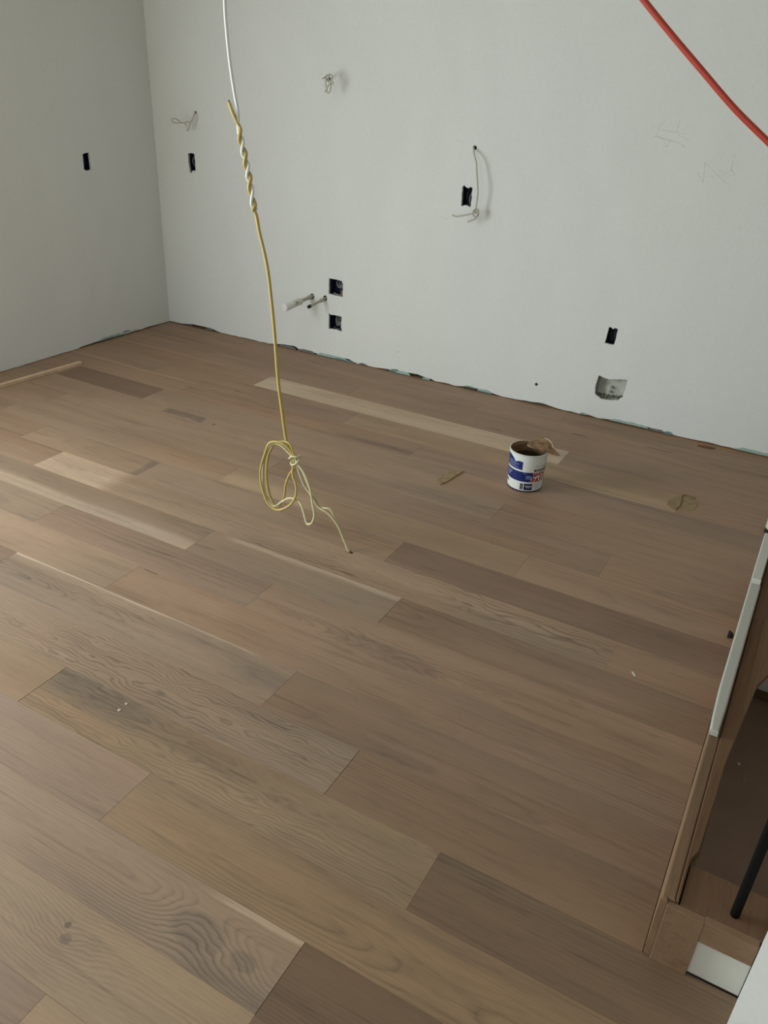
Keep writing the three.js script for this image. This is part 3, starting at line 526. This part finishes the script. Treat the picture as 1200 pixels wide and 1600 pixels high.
{
  const t = thing('yellow_cable', 'yellow electrical cable hanging in a knotted coil above the floor', 'cable');
  mesh('conductor_tip', rod([2.1385, 1.547, 1.89], [2.143, 1.536, 1.89], 0.002, 0.004), std('#14121a', 0.5), t, 'black cut end');
  mesh('sheath', tube([[2.142, 1.537, 1.892], [2.156, 1.51, 1.893], ...wound(0.24, 0.95, 0.6 + Math.PI, 0.006, 5), [2.232, 1.21, 1.89], [2.246, 1.151, 1.89], [2.275, 1.042, 1.89], [2.293, 0.9, 1.89], [2.304, 0.762, 1.889], [2.312, 0.617, 1.886], [2.322, 0.52, 1.882], [2.332, 0.429, 1.878], [2.339, 0.391, 1.878], [2.356, 0.359, 1.878], [2.373, 0.327, 1.88]], 0.0062, 420), yellow, t);
  mesh('coil_loop', tube([[2.384, 0.335, 1.89], [2.362, 0.367, 1.894], [2.326, 0.386, 1.899], [2.279, 0.375, 1.903], [2.257, 0.326, 1.907], [2.234, 0.233, 1.911], [2.248, 0.163, 1.916], [2.279, 0.111, 1.92], [2.32, 0.099, 1.92], [2.374, 0.133, 1.915], [2.4, 0.177, 1.91], [2.401, 0.222, 1.905], [2.381, 0.27, 1.9], [2.382, 0.305, 1.895], [2.383, 0.33, 1.89]], 0.0047, 140), yellow, t);
  mesh('coil_loop', tube([[2.384, 0.344, 1.89], [2.358, 0.386, 1.887], [2.326, 0.385, 1.884], [2.288, 0.365, 1.881], [2.254, 0.309, 1.879], [2.238, 0.233, 1.876], [2.24, 0.161, 1.873], [2.25, 0.114, 1.87], [2.276, 0.077, 1.87], [2.31, 0.112, 1.873], [2.325, 0.149, 1.877], [2.334, 0.201, 1.88], [2.358, 0.257, 1.883], [2.391, 0.302, 1.887], [2.384, 0.326, 1.89]], 0.0047, 140), yellow, t);
  mesh('coil_loop', tube([[2.374, 0.337, 1.89], [2.32, 0.371, 1.891], [2.286, 0.367, 1.893], [2.253, 0.324, 1.894], [2.236, 0.25, 1.895], [2.237, 0.17, 1.897], [2.255, 0.118, 1.898], [2.289, 0.097, 1.899], [2.328, 0.129, 1.901], [2.365, 0.157, 1.902], [2.406, 0.161, 1.902], [2.43, 0.142, 1.908], [2.444, 0.116, 1.913], [2.462, 0.081, 1.919], [2.486, 0.093, 1.925], [2.499, 0.129, 1.925], [2.486, 0.179, 1.918], [2.469, 0.235, 1.911], [2.438, 0.288, 1.904], [2.403, 0.316, 1.897], [2.386, 0.336, 1.89]], 0.0047, 200), cream, t);
  mesh('tail', tube([[2.383, 0.328, 1.89], [2.398, 0.294, 1.89], [2.428, 0.228, 1.89], [2.463, 0.192, 1.89], [2.493, 0.154, 1.89], [2.542, 0.136, 1.89], [2.582, 0.101, 1.89], [2.612, 0.048, 1.89], [2.633, 0.004, 1.892], [2.638, -0.06, 1.893]], 0.0042, 100), cream, t);
  mesh('tail', tube([[2.382, 0.327, 1.882], [2.403, 0.301, 1.882], [2.437, 0.237, 1.882], [2.47, 0.19, 1.882], [2.502, 0.151, 1.882], [2.544, 0.154, 1.882], [2.562, 0.129, 1.882], [2.592, 0.081, 1.882], [2.615, 0.035, 1.884], [2.637, 0.004, 1.8905], [2.645, -0.06, 1.892]], 0.0042, 100), cream, t);
  mesh('knot', tube([[2.367, 0.331, 1.9], [2.384, 0.345, 1.904], [2.404, 0.346, 1.898], [2.4, 0.336, 1.874], [2.378, 0.32, 1.87], [2.37, 0.312, 1.892], [2.384, 0.309, 1.904], [2.403, 0.322, 1.9], [2.4, 0.34, 1.878], [2.376, 0.336, 1.874]], 0.0045, 90, 8, true), cream, t);
}
// orange-red extension cord close to the camera
{
  const t = thing('extension_cord', 'orange-red extension cord slung across the upper right of the picture', 'cord');
  mesh('cord', tube([[2.75, CEIL + 0.01, 2.6], [2.8, 2.55, 2.604], [3.1, 2.25, 2.61], [3.4, 1.975, 2.615], [3.602, 1.796, 2.618], [3.659, 1.747, 2.617], [3.722, 1.695, 2.617], [3.787, 1.642, 2.616], [3.85, 1.597, 2.613], [4.1, 1.42, 2.6], [4.5, 1.22, 2.57], [5.2, 0.95, 2.53], [6.2, 0.82, 2.5], [ROOM_R + 0.01, 0.86, 2.5]], 0.0052, 200, 12), std('#b23a28', 0.4), t);
}

// ---------------------------------------------------------------- loose trim strip on the floor
{
  const len = Math.hypot(0.075, 0.62), t = thing('trim_strip', 'loose pale wooden trim strip lying on the floor by the left wall', 'trim strip', [0.115, 0, 1.285], Math.atan2(0.62, 0.15));
  const s = new THREE.Shape();
  s.moveTo(-0.015, 0.0006); s.lineTo(0.015, 0.0006); s.lineTo(0.015, 0.01); s.quadraticCurveTo(0.013, 0.016, 0.008, 0.018); s.lineTo(-0.015, 0.018); s.closePath();
  const g = new THREE.ExtrudeGeometry(s, { depth: 0.82, bevelEnabled: false });
  g.rotateY(Math.PI / 2); g.translate(-0.41, 0, 0);
  const map = oak(1, 0.2, 300, 77, { tone: 'pale', ring: 0.08 });
  mesh('strip', g, std(new THREE.Color(1.3, 1.24, 1.22), 0.6, { map }), t);
  t.position.set(0.16, 0, 1.36); t.rotation.y = Math.atan2(-(0.975 - 1.498), 0.19 - 0.134);
  const dx = 0.19 - 0.134, dz = 0.975 - 1.498, L = Math.hypot(dx, dz);
  t.position.set(0.19 - dx / L * 0.41, 0, 0.975 - dz / L * 0.41);
}

// ---------------------------------------------------------------- tub of wood filler
{
  const t = thing('filler_tub', 'white and blue plastic tub of wood filler with its dirty lid askew on the floor', 'tub', [3.012, 0, 0.952]);
  const h = 0.187, rb = 0.0785, rt = 0.0855, wall = 0.0022;
  const facing = Math.atan2(4.0132 - 3.012, 4.2162 - 0.952);
  const cw = 1536, ch = 560, c = document.createElement('canvas'); c.width = cw; c.height = ch;
  const x = c.getContext('2d');
  const X = (deg) => cw / 2 + deg / 360 * cw, Y = (v) => ch * (1 - v);
  x.fillStyle = '#d9dcd6'; x.fillRect(0, 0, cw, ch);
  x.fillStyle = '#142264';
  x.beginPath(); x.moveTo(X(-150), Y(0.9)); x.lineTo(X(-62), Y(0.93)); x.lineTo(X(-48), Y(0.88)); x.lineTo(X(-38), Y(0.8)); x.lineTo(X(-24), Y(0.84)); x.lineTo(X(-12), Y(0.83)); x.lineTo(X(-12), Y(0.6)); x.lineTo(X(-150), Y(0.6)); x.fill();
  x.fillRect(X(-150), Y(0.55), X(32) - X(-150), Y(0.27) - Y(0.55));
  x.fillStyle = '#d9dcd6';
  x.beginPath(); x.moveTo(X(-74), Y(1)); x.lineTo(X(-12), Y(1)); x.lineTo(X(-12), Y(0.84)); x.lineTo(X(-27), Y(0.86)); x.lineTo(X(-50), Y(0.97)); x.fill();
  x.fillStyle = 'rgba(200,208,225,0.75)';
  for (let i = 0; i < 4; i++) x.fillRect(X(-70), Y(0.79 - i * 0.045), 150 + 40 * (i % 2), 7);
  for (let i = 0; i < 3; i++) x.fillRect(X(-72), Y(0.49 - i * 0.055), 100 - 22 * i, 12);
  for (let i = 0; i < 3; i++) x.fillRect(X(2), Y(0.45 - i * 0.035), 78, 9);
  x.strokeStyle = 'rgba(215,220,230,0.8)'; x.lineWidth = 4;
  x.beginPath(); x.moveTo(X(-10), Y(0.56)); x.lineTo(X(2), Y(0.49)); x.stroke();
  x.beginPath(); x.moveTo(X(16), Y(0.36)); x.lineTo(X(22), Y(0.3)); x.stroke();
  x.fillStyle = '#22262c';
  x.font = 'bold 58px sans-serif'; x.strokeStyle = '#22262c'; x.lineWidth = 5; x.strokeText('WOODWISE', X(25), Y(0.57)); x.fillText('WOODWISE', X(25), Y(0.57));
  x.fillRect(X(28), Y(0.73), 120, 6); x.beginPath(); x.moveTo(X(56), Y(0.7)); x.lineTo(X(80), Y(0.75)); x.lineTo(X(76), Y(0.69)); x.fill();
  x.font = 'bold 94px sans-serif'; x.lineWidth = 9; x.strokeStyle = '#e6e4df'; x.fillStyle = '#9c1d16';
  for (const [s, px, py] of [['WOOD', X(26), Y(0.42)], ['PATCH', X(20), Y(0.268)]]) { x.strokeStyle = '#e2dfda'; x.lineWidth = 20; x.strokeText(s, px, py); x.strokeStyle = '#9c1d16'; x.lineWidth = 8; x.strokeText(s, px, py); x.fillText(s, px, py); }
  x.fillStyle = '#141d45'; x.fillRect(X(-1), Y(0.225), X(27) - X(-1), 108);
  x.fillStyle = '#b9bfd0'; x.fillRect(X(3), Y(0.16), 96, 16); x.fillRect(X(8), Y(0.115), 56, 8);
  x.fillStyle = '#6f746f'; x.fillRect(X(-14), Y(0.22), 46, 102); x.fillStyle = '#2a2d2b';
  for (let i = 0; i < 9; i++) x.fillRect(X(-14) + 4, Y(0.21) + i * 11, 38, 4 + (i * 7) % 4);
  x.fillStyle = '#8b8f8c'; for (let i = 0; i < 8; i++) x.fillRect(X(30), Y(0.235 - i * 0.025), 120 - (i * 37) % 40, 5);
  x.fillStyle = '#1c2430'; x.beginPath(); x.moveTo(X(-84), Y(0.2)); x.lineTo(X(-66), Y(0.21)); x.lineTo(X(-62), Y(0.15)); x.lineTo(X(-80), Y(0.14)); x.fill();
  const tex = new THREE.CanvasTexture(c); tex.colorSpace = THREE.SRGBColorSpace; tex.anisotropy = 8;
  // open-topped shell, its printed wall, a moulded foot and a rolled rim
  const body = new THREE.CylinderGeometry(rt, rb, h - 0.014, 72, 1, true, facing - Math.PI, Math.PI * 2);
  body.translate(0, 0.007 + (h - 0.014) / 2, 0);
  const wallMesh = mesh('printed_wall', body, std('#ffffff', 0.4, { map: tex, side: THREE.DoubleSide }), t);
  wallMesh.userData.label = 'white wall printed with blue panels and red lettering';
  const surface = new THREE.LatheGeometry([[0.001, 0.09], [0.05, 0.088], [0.07, 0.094], [rt - 0.009, 0.11], [rt - 0.0055, 0.138]].map(([a, b]) => new THREE.Vector2(a, b)), 64);
  mesh('filler_inside', surface, std('#ffffff', 0.6, { map: mottled(128, [0.05, 0.03, 0.018], 0.7, 91, 6), side: THREE.DoubleSide }), t, 'dark brown wood filler left in the tub');
  const coat = new THREE.LatheGeometry([[rt - 0.0055, 0.138], [rt - 0.0042, 0.15], [rt - wall - 0.001, h - 0.001]].map(([a, b]) => new THREE.Vector2(a, b)), 64);
  mesh('filler_smear', coat, std('#ffffff', 0.7, { map: mottled(128, [0.27, 0.16, 0.075], 0.8, 92, 9), side: THREE.DoubleSide }), t, 'brown filler smeared round the inner wall');
  mesh('foot', new THREE.LatheGeometry([[0.001, 0.001], [rb - 0.003, 0.0005], [rb - 0.0005, 0.003], [rb + 0.0006, 0.0085], [rb - 0.001, 0.009]].map(([a, b]) => new THREE.Vector2(a, b)), 64), std('#1a1f45', 0.45), t, 'dark blue foot ring');
  const smear = new THREE.TorusGeometry(rb - 0.0002, 0.0022, 8, 30, 1.1); smear.rotateX(Math.PI / 2); smear.rotateY(facing + 2.6); smear.translate(0, 0.0045, 0);
  mesh('red_edge', smear, std('#7c1f1c', 0.5), t);
  const rim = new THREE.TorusGeometry(rt - 0.0004, 0.0024, 10, 72); rim.rotateX(Math.PI / 2); rim.translate(0, h - 0.004, 0);
  mesh('rim', rim, std('#d5d6d0', 0.4), t);
}
{
  // lid: a soft plastic disc pulled to a point, resting across the back of the rim
  const t = thing('tub_lid', 'bent brown-smeared lid lying across the top of the filler tub', 'lid', [3.012, 0, 0.952]);
  const outline = [], N = 40;
  for (let i = 0; i < N; i++) {
    const a = i / N * Math.PI * 2, point = Math.max(0, Math.cos(a - 0.1)) ** 10;
    outline.push([(0.058 + 0.05 * point) * Math.cos(a), (0.046 + 0.012 * Math.max(0, -Math.sin(a))) * Math.sin(a)]);
  }
  const P = [], U = [], I = [], rings = 7;
  const lift = (x, z) => 0.004 * Math.cos(x * 40) - 0.16 * Math.max(0, x - 0.03) - 0.12 * z - 0.1 * Math.max(0, -x - 0.01);
  for (const side of [1, 0]) for (let k = 0; k <= rings; k++) for (let i = 0; i < N; i++) {
    const q = k / rings, x = outline[i][0] * q, z = outline[i][1] * q;
    P.push(x, lift(x, z) + (side ? 0.0016 : -0.0016), z); U.push(x * 5 + 0.5, z * 5 + 0.5);
  }
  const M = (rings + 1) * N;
  for (let k = 0; k < rings; k++) for (let i = 0; i < N; i++) {
    const a = k * N + i, b = k * N + (i + 1) % N, c = a + N, d = b + N;
    I.push(a, b, c, b, d, c, M + a, M + c, M + b, M + b, M + c, M + d);
  }
  for (let i = 0; i < N; i++) { const a = rings * N + i, b = rings * N + (i + 1) % N; I.push(a, b, M + a, b, M + b, M + a); }
  const g = new THREE.BufferGeometry();
  g.setAttribute('position', new THREE.Float32BufferAttribute(P, 3)); g.setAttribute('uv', new THREE.Float32BufferAttribute(U, 2)); g.setIndex(I);
  const n = g.toNonIndexed(); n.computeVertexNormals();
  n.rotateY(-0.18); n.translate(0.034, 0.196, -0.036);
  const lm = mottled(256, [0.22, 0.125, 0.055], 0.9, 95, 11);
  mesh('lid_sheet', n, std('#ffffff', 0.7, { map: lm, side: THREE.DoubleSide }), t);
  const edge = [];
  for (let i = 29; i <= 37; i++) { const [x, z] = outline[i % N]; edge.push([x * 0.99, lift(x, z) + 0.002, z * 0.99]); }
  const e = tube(edge, 0.0016, 60, 6); e.rotateY(-0.18); e.translate(0.034, 0.196, -0.036);
  mesh('clean_edge', e, std('#c9c1b2', 0.6), t, 'pale clean edge');
}

// ---------------------------------------------------------------- kerb round the stairwell
function woodMat(tone, L, W, seed, tint = '#ffffff') { return new THREE.MeshPhysicalMaterial({ color: tint, roughness: 0.95, specularIntensity: 0.25, map: oak(L, W, 500, seed, { tone, ring: 0.08 }) }); }
const slab = (outline, y0, y1, ease = 0.0025) => {        // plan outline (x, z) extruded upwards with eased edges
  const s = new THREE.Shape(outline.map(([x, z]) => new THREE.Vector2(x, -z)));
  const g = new THREE.ExtrudeGeometry(s, { depth: y1 - y0 - ease * 2, bevelEnabled: true, bevelSize: ease, bevelThickness: ease, bevelSegments: 2, bevelOffset: -ease });
  g.rotateX(-Math.PI / 2); g.translate(0, y0 + ease, 0);
  const uv = g.attributes.uv, p = g.attributes.position;
  for (let i = 0; i < uv.count; i++) uv.setXY(i, p.getZ(i) * 0.45 + 0.2, (p.getX(i) - 4.0) * 4 + p.getY(i) * 3);
  return g;
};
const kerbA = woodMat('dusk', 2, 0.2, 501), kerbB = woodMat('dull', 2, 0.2, 502, '#d8d2cc'), kerbC = woodMat('dusk', 1, 0.2, 503);
const whitePaint = std('#c8c5bb', 0.7), whiteDull = std('#b6b4aa', 0.75);
{
  const t = thing('long_kerb', 'long low wooden kerb running along the right edge of the floor', 'kerb');
  mesh('side_board', slab([[4.045, 1.2], [4.073, 1.2], [4.073, 2.939], [4.0592, 2.939], [4.0592, 2.9485], [4.045, 2.9485]], -0.012, 0.186, 0.004), kerbA, t);
  mesh('inner_board', box(4.0735, 4.098, -0.09, 0.168, 1.2, 2.82), kerbA, t);
  mesh('cap_board', slab([[4.0735, 1.2], [4.2, 1.2], [4.2, 1.9], [4.158, 2.03], [4.13, 2.12], [4.1, 2.49], [4.098, 2.62], [4.0925, 2.79], [4.081, 2.82], [4.0795, 2.939], [4.0735, 2.939]], 0.169, 0.19, 0.002), kerbB, t, 'lighter inner board');
}
{
  const t = thing('end_kerb', 'short wooden kerb with a white recessed panel at the head of the stairwell', 'kerb');
  mesh('stile', softBox(4.06, 4.136, 0, 0.1795, 2.94, 2.957, 0.0015), kerbC, t);
  mesh('rail', softBox(4.1355, 4.2415, 0.118, 0.1795, 2.935, 2.956, 0.0015), kerbC, t);
  mesh('panel', box(4.13, 4.243, 0.0015, 0.125, 2.925, 2.944), whitePaint, t, 'white painted panel');
  mesh('cap_board', slab([[4.083, 2.826], [4.7, 2.826], [4.7, 2.855], [4.255, 2.855], [4.255, 2.935], [4.2445, 2.939], [4.083, 2.939]], 0.14, 0.18, 0.002), kerbB, t);
  mesh('rear_board', box(4.09, 4.255, -0.85, 0.14, 2.86, 2.9), std('#3a2f26', 0.9), t);
}
{
  const t = thing('baluster', 'black metal baluster standing on the wooden end kerb', 'baluster', [4.187, 0.18, 2.905]);
  mesh('post', rod([0, 0.003, 0], [0, 0.86, 0], 0.0098, 0.0098, 20), new THREE.MeshPhysicalMaterial({ color: '#030303', roughness: 0.7, specularIntensity: 0.35 }), t);
  mesh('foot', new THREE.LatheGeometry([[0.001, 0], [0.0085, 0], [0.0098, 0.003], [0.0098, 0.006]].map(([a, b]) => new THREE.Vector2(a, b)), 20), new THREE.MeshPhysicalMaterial({ color: '#030303', roughness: 0.7, specularIntensity: 0.35 }), t);
}
{
  const t = thing('white_trim', 'white painted trim board with a scuffed top along the wooden kerb', 'trim board');
  mesh('near_board', slab([[4.036, 1.6], [4.07, 1.6], [4.068, 2.3], [4.066, 2.4], [4.045, 2.4], [4.041, 2.34], [4.037, 2.2]], 0.187, 0.208, 0.0045), whiteDull, t, 'duller near end with drips');
  mesh('far_board', slab([[4.036, 1.24], [4.068, 1.24], [4.066, 1.598], [4.036, 1.598]], 0.187, 0.225, 0.003), whitePaint, t);
}
{
  const t = thing('small_container', 'small white container with a black base at the right edge of the picture', 'container', [4.057, 0, 0.775]);
  mesh('base', new THREE.CylinderGeometry(0.024, 0.024, 0.02, 24).translate(0, 0.0105, 0), blackRubber, t);
  mesh('body', new THREE.LatheGeometry([[0.001, 0.02], [0.023, 0.02], [0.024, 0.026], [0.024, 0.07], [0.019, 0.08], [0.017, 0.084], [0.001, 0.085]].map(([a, b]) => new THREE.Vector2(a, b)), 24), std('#c8c9b8', 0.5), t);
  mesh('cap', new THREE.LatheGeometry([[0.016, 0.085], [0.017, 0.088], [0.016, 0.12], [0.001, 0.121]].map(([a, b]) => new THREE.Vector2(a, b)), 20), std('#e8cdbf', 0.5), t);
}
// stairwell: lower landing under brown covering, walls round it
const landing = shell('stair_landing', box(4.1, ROOM_R, -1.0, -0.9, 0.55, 2.9), (() => {
  const d = mottled(256, [0.35, 0.225, 0.16], 0.2, 131, 6); d.repeat.set(1, 1);
  return std('#ffffff', 0.85, { map: d });
})());
{
  const s = structure('wall_stairwell');
  mesh('back_panel', box(4.1, ROOM_R, -0.9, -0.1, 0.58, 0.69), wallMat, s);
  mesh('side_panel', box(4.06, 4.098, -0.95, -0.1, 0.55, 2.9), wallMat, s);
  mesh('shoe_moulding', softBox(4.1, ROOM_R, -0.9, -0.855, 0.69, 0.71, 0.004), kerbB, s);
  const upper = shell('floor_beyond', box(4.0455, ROOM_R, -0.1, 0, -0.1, 1.195), kerbA);
}
shell('wall_stair_end', (() => { const s = new THREE.Shape([[4.229, 3.035], [5.3, 3.42], [5.3, 2.94], [4.2455, 2.94]].map(([x, z]) => new THREE.Vector2(x, -z))), g = new THREE.ExtrudeGeometry(s, { depth: CEIL, bevelEnabled: false }); g.rotateX(-Math.PI / 2); return g; })());
// crumbs left by the work
function chip(name, label, category, pos, size, color, seed) {
  const r = rng(seed), t = thing(name, label, category, pos, r() * 6), sh = new THREE.Shape();
  for (let i = 0; i < 7; i++) { const a = i / 7 * Math.PI * 2, k = 0.6 + 0.6 * r(); sh[i ? 'lineTo' : 'moveTo'](size[0] * k * Math.cos(a), size[1] * k * Math.sin(a)); }
  const g = new THREE.ExtrudeGeometry(sh, { depth: size[2], bevelEnabled: true, bevelSize: size[1] * 0.2, bevelThickness: size[2] * 0.3, bevelSegments: 1 });
  g.rotateX(-Math.PI / 2); g.translate(0, size[2] * 0.3, 0);
  mesh('flake', g, std(color, 0.9), t);
}
chip('paint_chip', 'thin white paint flake on the floor boards left of the white trim board', 'paint chip', [3.789, 0, 2.019], [0.0025, 0.01, 0.001], '#c9c4b6', 1);
chip('paint_chip', 'upper of two pale flakes on the dark streaked floor plank', 'paint chip', [2.534, 0, 2.972], [0.0035, 0.005, 0.0008], '#b3a793', 2);
chip('paint_chip', 'lower of two pale flakes on the dark streaked floor plank', 'paint chip', [2.536, 0, 3.002], [0.0045, 0.006, 0.0008], '#b9ad99', 3);
chip('paint_chip', 'white crumb on the brown stair landing, farther from the camera', 'paint chip', [4.213, -0.9, 1.2], [0.006, 0.006, 0.004], '#e4e2d8', 4);
chip('paint_chip', 'pale crumb on the brown stair landing, nearer to the camera', 'paint chip', [4.245, -0.9, 1.28], [0.005, 0.006, 0.003], '#a89d90', 5);
chip('debris_clump', 'small dark clump of debris against the white trim board', 'debris', [4.026, 0, 1.64], [0.009, 0.012, 0.012], '#221c17', 6);
chip('filler_crumb', 'flat brown filler crumb on the floor at the foot of the back wall', 'filler crumb', [3.66, 0, 0.0], [0.055, 0.016, 0.0015], '#6d4a2c', 7);
scene.updateMatrixWorld(true);
console.log('textured planks', textured);
renderer.render(scene, camera);
